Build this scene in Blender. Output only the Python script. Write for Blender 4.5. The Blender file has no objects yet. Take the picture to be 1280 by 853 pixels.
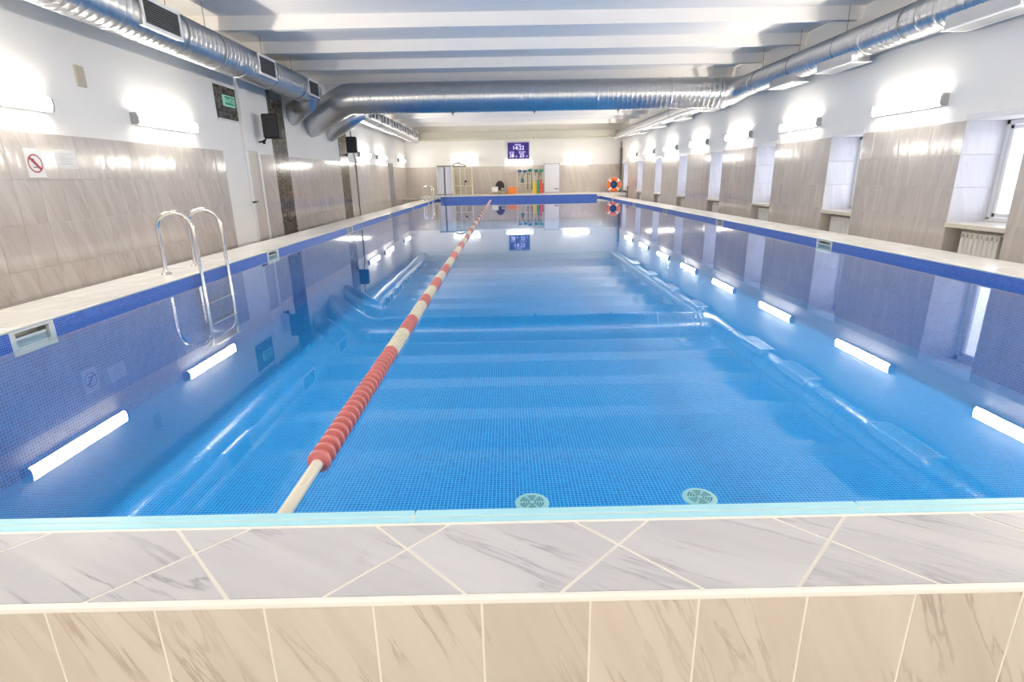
import bpy, bmesh, math, random
from mathutils import Vector, Matrix
random.seed(7)
sc = bpy.context.scene
C = sc.collection
PI = math.pi

# ------------------------------------------------------------------ camera
CAM_H = 1.1
FPX = 680.0
vp = Vector((633 - 640, 222 - 426.5, FPX)).normalized()
xr_ = Vector((1, -0.0185, 0)); xr_ = (xr_ - vp * xr_.dot(vp)).normalized()
zr_ = xr_.cross(vp)
if zr_.y > 0: zr_ = -zr_
right = Vector((xr_.x, vp.x, zr_.x)); down = Vector((xr_.y, vp.y, zr_.y)); fwd = Vector((xr_.z, vp.z, zr_.z))
cam = bpy.data.cameras.new('camera'); cam.sensor_width = 36; cam.lens = 36 * FPX / 1280
cam.clip_start = 0.05; cam.clip_end = 200
camo = bpy.data.objects.new('camera', cam); C.objects.link(camo)
m = Matrix((right, -down, -fwd)).transposed().to_4x4(); m.translation = (0, 0, CAM_H)
camo.matrix_world = m
sc.camera = camo

# ------------------------------------------------------------------ world, exposure
w = bpy.data.worlds.new('sky'); sc.world = w; w.use_nodes = True
bgn = w.node_tree.nodes['Background']
bgn.inputs[0].default_value = (0.86, 0.88, 1.0, 1); bgn.inputs[1].default_value = 0.75   # overcast daylight
sc.view_settings.view_transform = 'Standard'; sc.view_settings.look = 'None'
sc.view_settings.gamma = 1.0; sc.view_settings.exposure = 2.25; sc.view_settings.use_curve_mapping = False
cy = sc.cycles
cy.use_denoising = True
cy.max_bounces = 10; cy.diffuse_bounces = 6; cy.glossy_bounces = 6; cy.transparent_max_bounces = 12
cy.sample_clamp_indirect = 8.0; cy.caustics_reflective = False; cy.caustics_refractive = False
LAMP = 19.0

# ------------------------------------------------------------------ dimensions (metres)
XL, XR = -3.41, 4.61          # pool side walls
RL, RR = -4.09, 5.30          # outer edges of the raised pool rim
WL, WR = -5.15, 5.94          # room side walls, a lower walkway in between
YF, YB = 1.41, 27.6           # pool ends
YW, YR = 29.4, -3.5           # room ends
ZD = 0.155                    # top of the rim
ZWATER = 0.0775               # water level
ZC = 3.70                     # ceiling slab
ZFL = -0.5                    # room floor
ZP = -0.85                    # pool bottom

# ------------------------------------------------------------------ materials
def mat(name):
    M = bpy.data.materials.new(name); M.use_nodes = True
    nt = M.node_tree; b = nt.nodes['Principled BSDF']
    return M, nt, b
def N(nt, t, **kw):
    n = nt.nodes.new(t)
    for k, v in kw.items(): setattr(n, k, v)
    return n
def L(nt, a, b): nt.links.new(a, b)
def rgb(c): return (c[0], c[1], c[2], 1)
def simple(name, col, rough=0.5, metal=0.0, noise=0.0, nscale=6.0, bump=0.0, bscale=40, spec=0.5, coat=0.0):
    M, nt, b = mat(name)
    b.inputs['Base Color'].default_value = rgb(col); b.inputs['Roughness'].default_value = rough
    b.inputs['Metallic'].default_value = metal; b.inputs['Specular IOR Level'].default_value = spec
    b.inputs['Coat Weight'].default_value = coat
    if noise or bump:
        g = N(nt, 'ShaderNodeNewGeometry')
    if noise:
        t = N(nt, 'ShaderNodeTexNoise'); t.inputs['Scale'].default_value = nscale; t.inputs['Detail'].default_value = 4
        L(nt, g.outputs['Position'], t.inputs['Vector'])
        mx = N(nt, 'ShaderNodeMix', data_type='RGBA')
        mx.inputs[6].default_value = rgb([c * (1 - noise) for c in col]); mx.inputs[7].default_value = rgb([min(1, c * (1 + noise)) for c in col])
        L(nt, t.outputs['Fac'], mx.inputs[0]); L(nt, mx.outputs[2], b.inputs['Base Color'])
    if bump:
        t2 = N(nt, 'ShaderNodeTexNoise'); t2.inputs['Scale'].default_value = bscale
        L(nt, g.outputs['Position'], t2.inputs['Vector'])
        bp = N(nt, 'ShaderNodeBump'); bp.inputs['Strength'].default_value = bump; bp.inputs['Distance'].default_value = 0.01
        L(nt, t2.outputs['Fac'], bp.inputs['Height']); L(nt, bp.outputs[0], b.inputs['Normal'])
    return M
def emis(name, col, s):
    M, nt, b = mat(name)
    b.inputs['Base Color'].default_value = rgb(col); b.inputs['Emission Color'].default_value = rgb(col)
    b.inputs['Emission Strength'].default_value = s
    return M
def marble(name, base, vein, along, across, freq=5.0, rough=0.12, amount=0.6, var=0.06, cloud=None, bump=0.0):
    """veined glazed tile: bands run along ALONG, vary along ACROSS, shifted per piece"""
    M, nt, b = mat(name)
    g = N(nt, 'ShaderNodeNewGeometry'); oi = N(nt, 'ShaderNodeObjectInfo')
    off = N(nt, 'ShaderNodeVectorMath', operation='SCALE'); off.inputs[0].default_value = (13.1, 7.7, 9.3)
    L(nt, oi.outputs['Random'], off.inputs['Scale'])
    add = N(nt, 'ShaderNodeVectorMath', operation='ADD'); L(nt, g.outputs['Position'], add.inputs[0]); L(nt, off.outputs[0], add.inputs[1])
    d1 = N(nt, 'ShaderNodeVectorMath', operation='DOT_PRODUCT'); d1.inputs[1].default_value = Vector(along).normalized()
    d2 = N(nt, 'ShaderNodeVectorMath', operation='DOT_PRODUCT'); d2.inputs[1].default_value = Vector(across).normalized()
    L(nt, add.outputs[0], d1.inputs[0]); L(nt, add.outputs[0], d2.inputs[0])
    m1 = N(nt, 'ShaderNodeMath', operation='MULTIPLY'); m1.inputs[1].default_value = freq * 0.11; L(nt, d1.outputs['Value'], m1.inputs[0])
    m2 = N(nt, 'ShaderNodeMath', operation='MULTIPLY'); m2.inputs[1].default_value = freq; L(nt, d2.outputs['Value'], m2.inputs[0])
    cx = N(nt, 'ShaderNodeCombineXYZ'); L(nt, m1.outputs[0], cx.inputs[0]); L(nt, m2.outputs[0], cx.inputs[1])
    t = N(nt, 'ShaderNodeTexNoise'); t.inputs['Scale'].default_value = 1.0; t.inputs['Detail'].default_value = 5; t.inputs['Roughness'].default_value = 0.6
    t.inputs['Distortion'].default_value = 0.45
    L(nt, cx.outputs[0], t.inputs['Vector'])
    # thin veins where the noise crosses 0.5
    s = N(nt, 'ShaderNodeMath', operation='SUBTRACT'); s.inputs[1].default_value = 0.5; L(nt, t.outputs['Fac'], s.inputs[0])
    ab = N(nt, 'ShaderNodeMath', operation='ABSOLUTE'); L(nt, s.outputs[0], ab.inputs[0])
    mr = N(nt, 'ShaderNodeMapRange'); mr.inputs['From Min'].default_value = 0.0; mr.inputs['From Max'].default_value = 0.026
    mr.inputs['To Min'].default_value = amount; mr.inputs['To Max'].default_value = 0.0; L(nt, ab.outputs[0], mr.inputs['Value'])
    t2 = N(nt, 'ShaderNodeTexNoise'); t2.inputs['Scale'].default_value = 2.6; L(nt, add.outputs[0], t2.inputs['Vector'])
    mr2 = N(nt, 'ShaderNodeMapRange'); mr2.inputs['From Min'].default_value = 0.42; mr2.inputs['From Max'].default_value = 0.62
    L(nt, t2.outputs['Fac'], mr2.inputs['Value'])
    mu = N(nt, 'ShaderNodeMath', operation='MULTIPLY'); L(nt, mr.outputs[0], mu.inputs[0]); L(nt, mr2.outputs[0], mu.inputs[1])
    c0 = N(nt, 'ShaderNodeMix', data_type='RGBA')
    c0.inputs[6].default_value = rgb(base); c0.inputs[7].default_value = rgb(cloud or [x * 0.86 for x in base])
    mr3 = N(nt, 'ShaderNodeMapRange'); mr3.inputs['From Min'].default_value = 0.35; mr3.inputs['From Max'].default_value = 0.7
    L(nt, t.outputs['Fac'], mr3.inputs['Value']); L(nt, mr3.outputs[0], c0.inputs[0])
    c1 = N(nt, 'ShaderNodeMix', data_type='RGBA'); L(nt, mu.outputs[0], c1.inputs[0]); L(nt, c0.outputs[2], c1.inputs[6]); c1.inputs[7].default_value = rgb(vein)
    hs = N(nt, 'ShaderNodeHueSaturation'); L(nt, c1.outputs[2], hs.inputs['Color'])
    mv = N(nt, 'ShaderNodeMapRange'); mv.inputs['To Min'].default_value = 1 - var; mv.inputs['To Max'].default_value = 1 + var
    L(nt, oi.outputs['Random'], mv.inputs['Value']); L(nt, mv.outputs[0], hs.inputs['Value'])
    L(nt, hs.outputs[0], b.inputs['Base Color'])
    b.inputs['Roughness'].default_value = rough
    if bump:
        cx2 = N(nt, 'ShaderNodeVectorMath', operation='MULTIPLY'); cx2.inputs[1].default_value = (1, 1, 0.25); L(nt, g.outputs['Position'], cx2.inputs[0])
        t3 = N(nt, 'ShaderNodeTexNoise'); t3.inputs['Scale'].default_value = 9.0; t3.inputs['Detail'].default_value = 1; L(nt, cx2.outputs[0], t3.inputs['Vector'])
        bp = N(nt, 'ShaderNodeBump'); bp.inputs['Strength'].default_value = bump; bp.inputs['Distance'].default_value = 0.02
        L(nt, t3.outputs['Fac'], bp.inputs['Height']); L(nt, bp.outputs[0], b.inputs['Normal'])
    return M
def mosaic(name, c1, c2, grout, p=0.025, g=0.1, rough=0.15, bump=0.4, spec=0.5):
    M, nt, b = mat(name)
    geo = N(nt, 'ShaderNodeNewGeometry')
    sep = N(nt, 'ShaderNodeSeparateXYZ'); L(nt, geo.outputs['Position'], sep.inputs[0])
    sn = N(nt, 'ShaderNodeSeparateXYZ'); L(nt, geo.outputs['True Normal'], sn.inputs[0])
    prev = None
    for i in range(3):
        dv = N(nt, 'ShaderNodeMath', operation='DIVIDE'); dv.inputs[1].default_value = p; L(nt, sep.outputs[i], dv.inputs[0])
        ad = N(nt, 'ShaderNodeMath', operation='ADD'); ad.inputs[1].default_value = 0.31; L(nt, dv.outputs[0], ad.inputs[0])
        fr = N(nt, 'ShaderNodeMath', operation='FRACT'); L(nt, ad.outputs[0], fr.inputs[0])
        lt = N(nt, 'ShaderNodeMath', operation='LESS_THAN'); lt.inputs[1].default_value = g; L(nt, fr.outputs[0], lt.inputs[0])
        an = N(nt, 'ShaderNodeMath', operation='ABSOLUTE'); L(nt, sn.outputs[i], an.inputs[0])
        l2 = N(nt, 'ShaderNodeMath', operation='LESS_THAN'); l2.inputs[1].default_value = 0.9; L(nt, an.outputs[0], l2.inputs[0])
        mu = N(nt, 'ShaderNodeMath', operation='MULTIPLY'); L(nt, lt.outputs[0], mu.inputs[0]); L(nt, l2.outputs[0], mu.inputs[1])
        if prev is None: prev = mu
        else:
            mx = N(nt, 'ShaderNodeMath', operation='MAXIMUM'); L(nt, prev.outputs[0], mx.inputs[0]); L(nt, mu.outputs[0], mx.inputs[1]); prev = mx
    ad = N(nt, 'ShaderNodeVectorMath', operation='SCALE'); ad.inputs['Scale'].default_value = 1 / p; L(nt, geo.outputs['Position'], ad.inputs[0])
    ad2 = N(nt, 'ShaderNodeVectorMath', operation='ADD'); ad2.inputs[1].default_value = (0.31, 0.31, 0.31); L(nt, ad.outputs[0], ad2.inputs[0])
    fl = N(nt, 'ShaderNodeVectorMath', operation='FLOOR'); L(nt, ad2.outputs[0], fl.inputs[0])
    wn = N(nt, 'ShaderNodeTexWhiteNoise', noise_dimensions='3D'); L(nt, fl.outputs[0], wn.inputs['Vector'])
    mc = N(nt, 'ShaderNodeMix', data_type='RGBA'); mc.inputs[6].default_value = rgb(c1); mc.inputs[7].default_value = rgb(c2)
    L(nt, wn.outputs['Value'], mc.inputs[0])
    mg = N(nt, 'ShaderNodeMix', data_type='RGBA'); L(nt, prev.outputs[0], mg.inputs[0]); L(nt, mc.outputs[2], mg.inputs[6]); mg.inputs[7].default_value = rgb(grout)
    L(nt, mg.outputs[2], b.inputs['Base Color']); b.inputs['Roughness'].default_value = rough; b.inputs['Specular IOR Level'].default_value = spec
    bp = N(nt, 'ShaderNodeBump'); bp.invert = True; bp.inputs['Strength'].default_value = bump; bp.inputs['Distance'].default_value = 0.002
    L(nt, prev.outputs[0], bp.inputs['Height']); L(nt, bp.outputs[0], b.inputs['Normal'])
    return M
MT = {}
MT['plaster'] = simple('plaster_white', (0.90, 0.885, 0.865), 0.6, noise=0.015, nscale=1.5, bump=0.05, bscale=30)
MT['ceiling'] = simple('ceiling_paint', (0.95, 0.905, 0.86), 0.65, noise=0.02, nscale=1.2)
MT['wall_tile'] = marble('wall_tile', (0.62, 0.575, 0.545), (0.34, 0.28, 0.25), (0, 0.32, -1), (0, 1, 0.32), 7, 0.10, 0.5, 0.03, (0.51, 0.46, 0.43), bump=0.10)
MT['wall_tile_right'] = marble('wall_tile_right', (0.65, 0.60, 0.565), (0.40, 0.34, 0.31), (0, 0.06, -1), (0, 1, 0.06), 8, 0.10, 0.4, 0.03, (0.51, 0.46, 0.43), bump=0.10)
MT['far_tile'] = marble('far_tile', (0.60, 0.55, 0.50), (0.36, 0.3, 0.27), (0.2, 0, -1), (1, 0, 0.2), 6, 0.14, 0.4, 0.04)
MT['front_tile'] = marble('front_tile', (0.60, 0.56, 0.505), (0.36, 0.30, 0.25), (0.42, 0, -1), (1, 0, 0.42), 9, 0.22, 0.75, 0.04, (0.53, 0.48, 0.425))
MT['ledge_tile'] = marble('ledge_tile', (0.56, 0.575, 0.61), (0.26, 0.26, 0.31), (1, -0.55, 0), (0.55, 1, 0), 8, 0.25, 0.75, 0.05, (0.47, 0.48, 0.525))
MT['deck_tile'] = marble('deck_tile', (0.76, 0.745, 0.715), (0.5, 0.48, 0.46), (0.3, 1, 0), (1, -0.3, 0), 6, 0.2, 0.4, 0.05)
MT['reveal'] = marble('reveal_tile', (0.74, 0.74, 0.79), (0.42, 0.42, 0.48), (0.2, 0, -1), (1, 0, 0.2), 7, 0.2, 0.4, 0.03)
MT['grout'] = simple('grout', (0.62, 0.59, 0.55), 0.7, noise=0.04, nscale=20)
MT['grout_front'] = simple('grout_front', (0.76, 0.745, 0.70), 0.6, noise=0.05, nscale=14)
MT['trim'] = simple('white_trim', (0.80, 0.80, 0.785), 0.3, noise=0.03, nscale=9)
MT['strip_blue'] = simple('pale_blue_strip', (0.38, 0.72, 0.86), 0.3, noise=0.06, nscale=12)
MT['deck_edge'] = simple('deck_edge', (0.62, 0.66, 0.63), 0.3, noise=0.05, nscale=10)
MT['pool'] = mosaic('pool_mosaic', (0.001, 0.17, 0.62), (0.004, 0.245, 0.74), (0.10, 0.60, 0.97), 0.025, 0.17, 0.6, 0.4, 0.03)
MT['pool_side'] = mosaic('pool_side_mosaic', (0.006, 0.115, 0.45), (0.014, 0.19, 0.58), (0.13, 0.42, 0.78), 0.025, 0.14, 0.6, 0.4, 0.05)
MT['band'] = mosaic('band_mosaic', (0.02, 0.075, 0.42), (0.05, 0.16, 0.58), (0.30, 0.42, 0.74), 0.0165, 0.14, 0.35, 0.3, 0.25)
MT['band_top'] = mosaic('band_mosaic_top', (0.03, 0.09, 0.45), (0.07, 0.18, 0.60), (0.33, 0.43, 0.75), 0.025, 0.13, 0.3, 0.3, 0.3)
MT['brown_mosaic'] = mosaic('brown_mosaic', (0.035, 0.03, 0.022), (0.20, 0.175, 0.135), (0.09, 0.08, 0.065), 0.05, 0.12, 0.12, 0.8)
MT['concrete'] = simple('concrete_grey', (0.45, 0.44, 0.42), 0.8, noise=0.08)
MT['floor'] = marble('floor_tile', (0.55, 0.53, 0.5), (0.35, 0.33, 0.3), (1, 0.4, 0), (0.4, -1, 0), 4, 0.3, 0.4, 0.03)
MT['galv'] = simple('galvanised_steel', (0.60, 0.61, 0.63), 0.3, 0.92, noise=0.07, nscale=3)
MT['galv_dark'] = simple('galvanised_dark', (0.30, 0.31, 0.33), 0.4, 0.9, noise=0.1)
MT['steel'] = simple('polished_steel', (0.74, 0.73, 0.70), 0.16, 1.0, noise=0.03)
MT['white_metal'] = simple('white_metal', (0.82, 0.82, 0.83), 0.35, noise=0.02)
MT['white_plastic'] = simple('white_plastic', (0.80, 0.81, 0.82), 0.3, noise=0.02)
MT['skim'] = simple('skimmer_plastic', (0.76, 0.75, 0.71), 0.35, noise=0.04)
MT['skim_in'] = simple('skimmer_inside', (0.62, 0.62, 0.56), 0.4, noise=0.06)
MT['black'] = simple('black_plastic', (0.010, 0.010, 0.012), 0.5, noise=0.1, spec=0.2)
MT['dark'] = simple('dark_void', (0.03, 0.03, 0.032), 0.7, noise=0.1)
MT['slat'] = simple('grille_slat', (0.22, 0.21, 0.20), 0.45, 0.3, noise=0.05)
MT['wire'] = simple('hanger_wire', (0.25, 0.25, 0.26), 0.5, 0.6, noise=0.05)
MT['lamp'] = emis('lamp_diffuser', (1.0, 0.925, 0.80), LAMP)
MT['lamp_weak'] = emis('lamp_diffuser_weak', (1.0, 0.94, 0.84), LAMP * 0.42)
MT['lamp_body'] = simple('lamp_body', (0.45, 0.45, 0.46), 0.4, noise=0.03)
MT['rad'] = simple('radiator_enamel', (0.78, 0.78, 0.75), 0.3, noise=0.02)
MT['rad_dark'] = simple('radiator_inside', (0.34, 0.34, 0.32), 0.5, noise=0.04)
MT['sill'] = simple('sill_stone', (0.70, 0.66, 0.58), 0.3, noise=0.08, nscale=15)
MT['rope_white'] = simple('rope_white', (0.72, 0.68, 0.56), 0.4, noise=0.06, nscale=14)
MT['rope_red'] = simple('rope_red', (0.60, 0.20, 0.195), 0.4, noise=0.10, nscale=14)
MT['rope_pink'] = simple('rope_pink', (0.74, 0.34, 0.30), 0.4, noise=0.10, nscale=14)
MT['drain'] = simple('drain_plastic', (0.42, 0.72, 0.72), 0.4, noise=0.05)
MT['drain_dark'] = simple('drain_slot', (0.05, 0.22, 0.27), 0.6, noise=0.05)
MT['beige'] = simple('beige_plastic', (0.56, 0.51, 0.41), 0.5, noise=0.04)
MT['cream'] = simple('cream_enamel', (0.74, 0.69, 0.54), 0.4, noise=0.03)
MT['paper'] = simple('sign_paper', (0.80, 0.80, 0.80), 0.35, noise=0.02)
MT['paper_grey'] = simple('sign_print_grey', (0.55, 0.55, 0.55), 0.5, noise=0.02)
MT['print_red'] = simple('sign_print_red', (0.42, 0.06, 0.09), 0.5, noise=0.05)
MT['print_dark'] = simple('sign_print_dark', (0.08, 0.05, 0.07), 0.5, noise=0.05)
MT['green'] = emis('exit_green', (0.006, 0.20, 0.115), 0.05)
MT['green_light'] = emis('exit_pale', (0.34, 0.66, 0.54), 0.05)
MT['door'] = simple('door_beige', (0.60, 0.54, 0.49), 0.35, noise=0.05, nscale=5)
MT['grey_panel'] = simple('grey_panel', (0.30, 0.285, 0.285), 0.35, noise=0.05)
MT['screen'] = emis('display_violet', (0.030, 0.014, 0.15), 0.10)
MT['digit'] = emis('display_digits', (0.62, 0.55, 1.0), 0.35)
MT['frame_dark'] = simple('display_frame', (0.70, 0.70, 0.74), 0.4, noise=0.02)
MT['orange'] = simple('orange_plastic', (0.85, 0.27, 0.04), 0.45, noise=0.06)
MT['buoy'] = simple('buoy_orange', (0.85, 0.16, 0.03), 0.45, noise=0.06)
MT['blue_gear'] = simple('blue_foam', (0.02, 0.13, 0.33), 0.6, noise=0.1)
MT['teal_gear'] = simple('teal_foam', (0.02, 0.20, 0.22), 0.6, noise=0.1)
MT['green_gear'] = simple('green_foam', (0.03, 0.33, 0.17), 0.6, noise=0.1)
MT['yellow_gear'] = simple('yellow_foam', (0.80, 0.60, 0.04), 0.6, noise=0.06)
MT['red_gear'] = simple('red_foam', (0.72, 0.07, 0.05), 0.6, noise=0.06)
MT['pink_gear'] = simple('pink_foam', (0.85, 0.36, 0.42), 0.6, noise=0.06)
MT['curtain'] = simple('white_curtain', (0.80, 0.81, 0.90), 0.6, noise=0.03)
MT['board'] = simple('whiteboard', (0.78, 0.80, 0.88), 0.12, noise=0.02)
MT['maroon'] = simple('dark_vinyl', (0.045, 0.03, 0.04), 0.4, noise=0.1)
MT['wood'] = simple('pale_wood', (0.66, 0.52, 0.33), 0.5, noise=0.1, nscale=12)
MT['pipe_grey'] = simple('pipe_grey', (0.22, 0.21, 0.19), 0.5, noise=0.06)
MT['beam_beige'] = simple('beam_beige', (0.62, 0.61, 0.53), 0.5, noise=0.05)
def outside_fresnel(nt, ior):
    """Fresnel by the outside angle on both sides (the body below does not bend the rays)"""
    fr = N(nt, 'ShaderNodeFresnel'); g = N(nt, 'ShaderNodeNewGeometry'); mr = N(nt, 'ShaderNodeMapRange')
    mr.inputs['To Min'].default_value = ior; mr.inputs['To Max'].default_value = 1 / ior
    L(nt, g.outputs['Backfacing'], mr.inputs['Value']); L(nt, mr.outputs[0], fr.inputs['IOR']); return fr
# clear still water: Fresnel mirror over a clear, faintly blue body
def water_mat():
    M, nt, b = mat('pool_water'); nt.nodes.remove(b)
    out = [n for n in nt.nodes if n.type == 'OUTPUT_MATERIAL'][0]
    tr = N(nt, 'ShaderNodeBsdfTransparent'); tr.inputs[0].default_value = (0.86, 0.97, 1.0, 1)
    gl = N(nt, 'ShaderNodeBsdfGlossy'); gl.inputs['Roughness'].default_value = 0.0; gl.inputs[0].default_value = (0.97, 0.98, 1, 1)
    fr = outside_fresnel(nt, 1.33)
    g = N(nt, 'ShaderNodeNewGeometry')
    t = N(nt, 'ShaderNodeTexNoise'); t.inputs['Scale'].default_value = 1.7; t.inputs['Detail'].default_value = 2; L(nt, g.outputs['Position'], t.inputs['Vector'])
    bp = N(nt, 'ShaderNodeBump'); bp.inputs['Strength'].default_value = 0.035; bp.inputs['Distance'].default_value = 0.004
    L(nt, t.outputs['Fac'], bp.inputs['Height']); L(nt, bp.outputs[0], gl.inputs['Normal'])
    mx = N(nt, 'ShaderNodeMixShader'); L(nt, fr.outputs[0], mx.inputs[0]); L(nt, tr.outputs[0], mx.inputs[1]); L(nt, gl.outputs[0], mx.inputs[2])
    L(nt, mx.outputs[0], out.inputs[0]); return M
MT['water'] = water_mat()
def glass_mat():
    M, nt, b = mat('window_glass'); nt.nodes.remove(b)
    out = [n for n in nt.nodes if n.type == 'OUTPUT_MATERIAL'][0]
    tr = N(nt, 'ShaderNodeBsdfTransparent'); tr.inputs[0].default_value = (0.97, 0.98, 0.99, 1)
    gl = N(nt, 'ShaderNodeBsdfGlossy'); gl.inputs['Roughness'].default_value = 0.02
    fr = outside_fresnel(nt, 1.45)
    mx = N(nt, 'ShaderNodeMixShader'); L(nt, fr.outputs[0], mx.inputs[0]); L(nt, tr.outputs[0], mx.inputs[1]); L(nt, gl.outputs[0], mx.inputs[2])
    L(nt, mx.outputs[0], out.inputs[0]); return M
MT['glass'] = glass_mat()

# ------------------------------------------------------------------ mesh helpers
class MB:
    """collects faces; build() links them as one mesh object"""
    def __init__(s): s.v, s.f, s.sm = [], [], []
    def add(s, vs, fs, smooth=False):
        o = len(s.v); s.v += [tuple(p) for p in vs]; s.f += [tuple(i + o for i in f) for f in fs]; s.sm += [smooth] * len(fs)
    def box(s, x0, x1, y0, y1, z0, z1):
        s.add([(x0, y0, z0), (x1, y0, z0), (x1, y1, z0), (x0, y1, z0), (x0, y0, z1), (x1, y0, z1), (x1, y1, z1), (x0, y1, z1)],
              [(0, 3, 2, 1), (4, 5, 6, 7), (0, 1, 5, 4), (1, 2, 6, 5), (2, 3, 7, 6), (3, 0, 4, 7)]); return s
    def cbox(s, x0, x1, y0, y1, z0, z1, b=0.004):
        """box with chamfered edges"""
        b = min(b, (x1 - x0) * .45, (y1 - y0) * .45, (z1 - z0) * .45)
        bm = bmesh.new(); bmesh.ops.create_cube(bm, size=1)
        for v in bm.verts: v.co = Vector(((x0 + x1) / 2 + v.co.x * (x1 - x0), (y0 + y1) / 2 + v.co.y * (y1 - y0), (z0 + z1) / 2 + v.co.z * (z1 - z0)))
        bmesh.ops.bevel(bm, geom=bm.edges[:], offset=b, segments=1, affect='EDGES')
        bm.verts.index_update()
        s.add([v.co for v in bm.verts], [[v.index for v in f.verts] for f in bm.faces]); bm.free(); return s
    def tube(s, pts, r, n=12, caps=True, closed=False):
        """round bar through pts; r number or list"""
        P = [Vector(p) for p in pts]; k = len(P); R = r if isinstance(r, (list, tuple)) else [r] * k
        vs, fs = [], []; prev = None
        for i, p in enumerate(P):
            if closed: t = (P[(i + 1) % k] - P[i - 1]).normalized()
            else:
                a = (P[i] - P[i - 1]).normalized() if i else None; c = (P[i + 1] - P[i]).normalized() if i < k - 1 else None
                t = ((a if a else c) + (c if c else a)).normalized()
            if prev is None:
                u = t.orthogonal().normalized()
            else:
                u = (prev - t * prev.dot(t)).normalized()
            prev = u; q = t.cross(u)
            for j in range(n):
                th = 2 * PI * j / n; vs.append(p + (u * math.cos(th) + q * math.sin(th)) * R[i])
        rows = k if closed else k - 1
        for i in range(rows):
            for j in range(n):
                a, b2 = i * n + j, i * n + (j + 1) % n; i2 = (i + 1) % k
                fs.append((a, b2, i2 * n + (j + 1) % n, i2 * n + j))
        s.add(vs, fs, True)
        if caps and not closed:
            s.add(vs[:n], [tuple(range(n - 1, -1, -1))]); s.add(vs[-n:], [tuple(range(n))])
        return s
    def lathe(s, prof, axis='z', c=(0, 0, 0), n=24, closed=False, smooth=True):
        vs, fs = [], []; c = Vector(c)
        for (r, h) in prof:
            for j in range(n):
                th = 2 * PI * j / n; a, b = r * math.cos(th), r * math.sin(th)
                vs.append(c + Vector({'z': (a, b, h), 'y': (a, h, b), 'x': (h, a, b)}[axis]))
        k = len(prof)
        for i in range(k if closed else k - 1):
            for j in range(n):
                i2 = (i + 1) % k; fs.append((i * n + j, i * n + (j + 1) % n, i2 * n + (j + 1) % n, i2 * n + j))
        s.add(vs, fs, smooth)
        return s
    def prism(s, poly, axis, a0, a1):
        """extrude a 2-D polygon; axis 'y': poly in (x,z); 'x': poly in (y,z); 'z': poly in (x,y)"""
        def put(p, a): return {'y': (p[0], a, p[1]), 'x': (a, p[0], p[1]), 'z': (p[0], p[1], a)}[axis]
        n = len(poly); vs = [put(p, a0) for p in poly] + [put(p, a1) for p in poly]
        s.add(vs, [tuple(range(n)), tuple(range(2 * n - 1, n - 1, -1))] + [(i, i + n, (i + 1) % n + n, (i + 1) % n) for i in range(n)]); return s
    def spiral(s, p0, axis, length, R, pitch=0.11, n=40, ridge=0.008):
        """spiral-seam duct pipe along +axis from p0"""
        rows = []
        k = -1
        while k * pitch < length + pitch:
            b = k * pitch
            rows += [(b - .004, 0), (b, .0006), (b + .008, ridge), (b + .016, .0006), (b + .020, 0)]; k += 1
        vs, fs = [], []; c = Vector(p0)
        for (h, e) in rows:
            for j in range(n + 1):
                th = 2 * PI * j / n; hh = min(max(h + pitch * j / n, 0), length); r = R + e
                a, b = r * math.cos(th), r * math.sin(th)
                vs.append(c + Vector({'y': (a, hh, b), 'x': (hh, a, b)}[axis]))
        for i in range(len(rows) - 1):
            for j in range(n):
                q = (i * (n + 1) + j, i * (n + 1) + j + 1, (i + 1) * (n + 1) + j + 1, (i + 1) * (n + 1) + j)
                ax = 1 if axis == 'y' else 0
                if max(vs[x][ax] for x in q) - min(vs[x][ax] for x in q) > 1e-6: fs.append(q)
        s.add(vs, fs, True); return s
    def mesh(s, name, m):
        me = bpy.data.meshes.new(name); me.from_pydata(s.v, [], s.f)
        me.polygons.foreach_set('use_smooth', s.sm); me.materials.append(MT[m]); me.update()
        bm = bmesh.new(); bm.from_mesh(me); bmesh.ops.recalc_face_normals(bm, faces=bm.faces[:]); bm.to_mesh(me); bm.free()
        return me
    def build(s, name, m, parent=None, loc=None):
        return link(name, s.mesh(name, m), parent, loc)
def link(name, me, parent=None, loc=None):
    o = bpy.data.objects.new(name, me); C.objects.link(o)
    if parent is not None: o.parent = parent
    if loc is not None: o.location = loc
    return o
def tag(o, label=None, cat=None, group=None, kind=None):
    for k, v in (('label', label), ('category', cat), ('group', group), ('kind', kind)):
        if v: o[k] = v
    return o
def thing(name, label, cat, loc=(0, 0, 0), group=None, rz=0.0):
    o = bpy.data.objects.new(name, None); C.objects.link(o); o.location = loc; o.rotation_euler.z = rz; o.empty_display_size = 0.1
    return tag(o, label, cat, group)
def copy_tree(o, parent=None):
    c = o.copy(); C.objects.link(c)
    if parent is not None: c.parent = parent
    for ch in list(o.children): copy_tree(ch, c)
    return c
def struct(o): o['kind'] = 'structure'; return o
def stuff(o): o['kind'] = 'stuff'; return o
_tc = {}
def tile(parent, x0, x1, y0, y1, z0, z1, m, b=0.003, name='tile'):
    """a tile as an object; alike tiles share one mesh"""
    key = (round(x1 - x0, 4), round(y1 - y0, 4), round(z1 - z0, 4), m, b)
    if key not in _tc:
        hx, hy, hz = (x1 - x0) / 2, (y1 - y0) / 2, (z1 - z0) / 2
        _tc[key] = MB().cbox(-hx, hx, -hy, hy, -hz, hz, b).mesh(name, m)
    return link(name, _tc[key], parent, ((x0 + x1) / 2, (y0 + y1) / 2, (z0 + z1) / 2))
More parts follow.
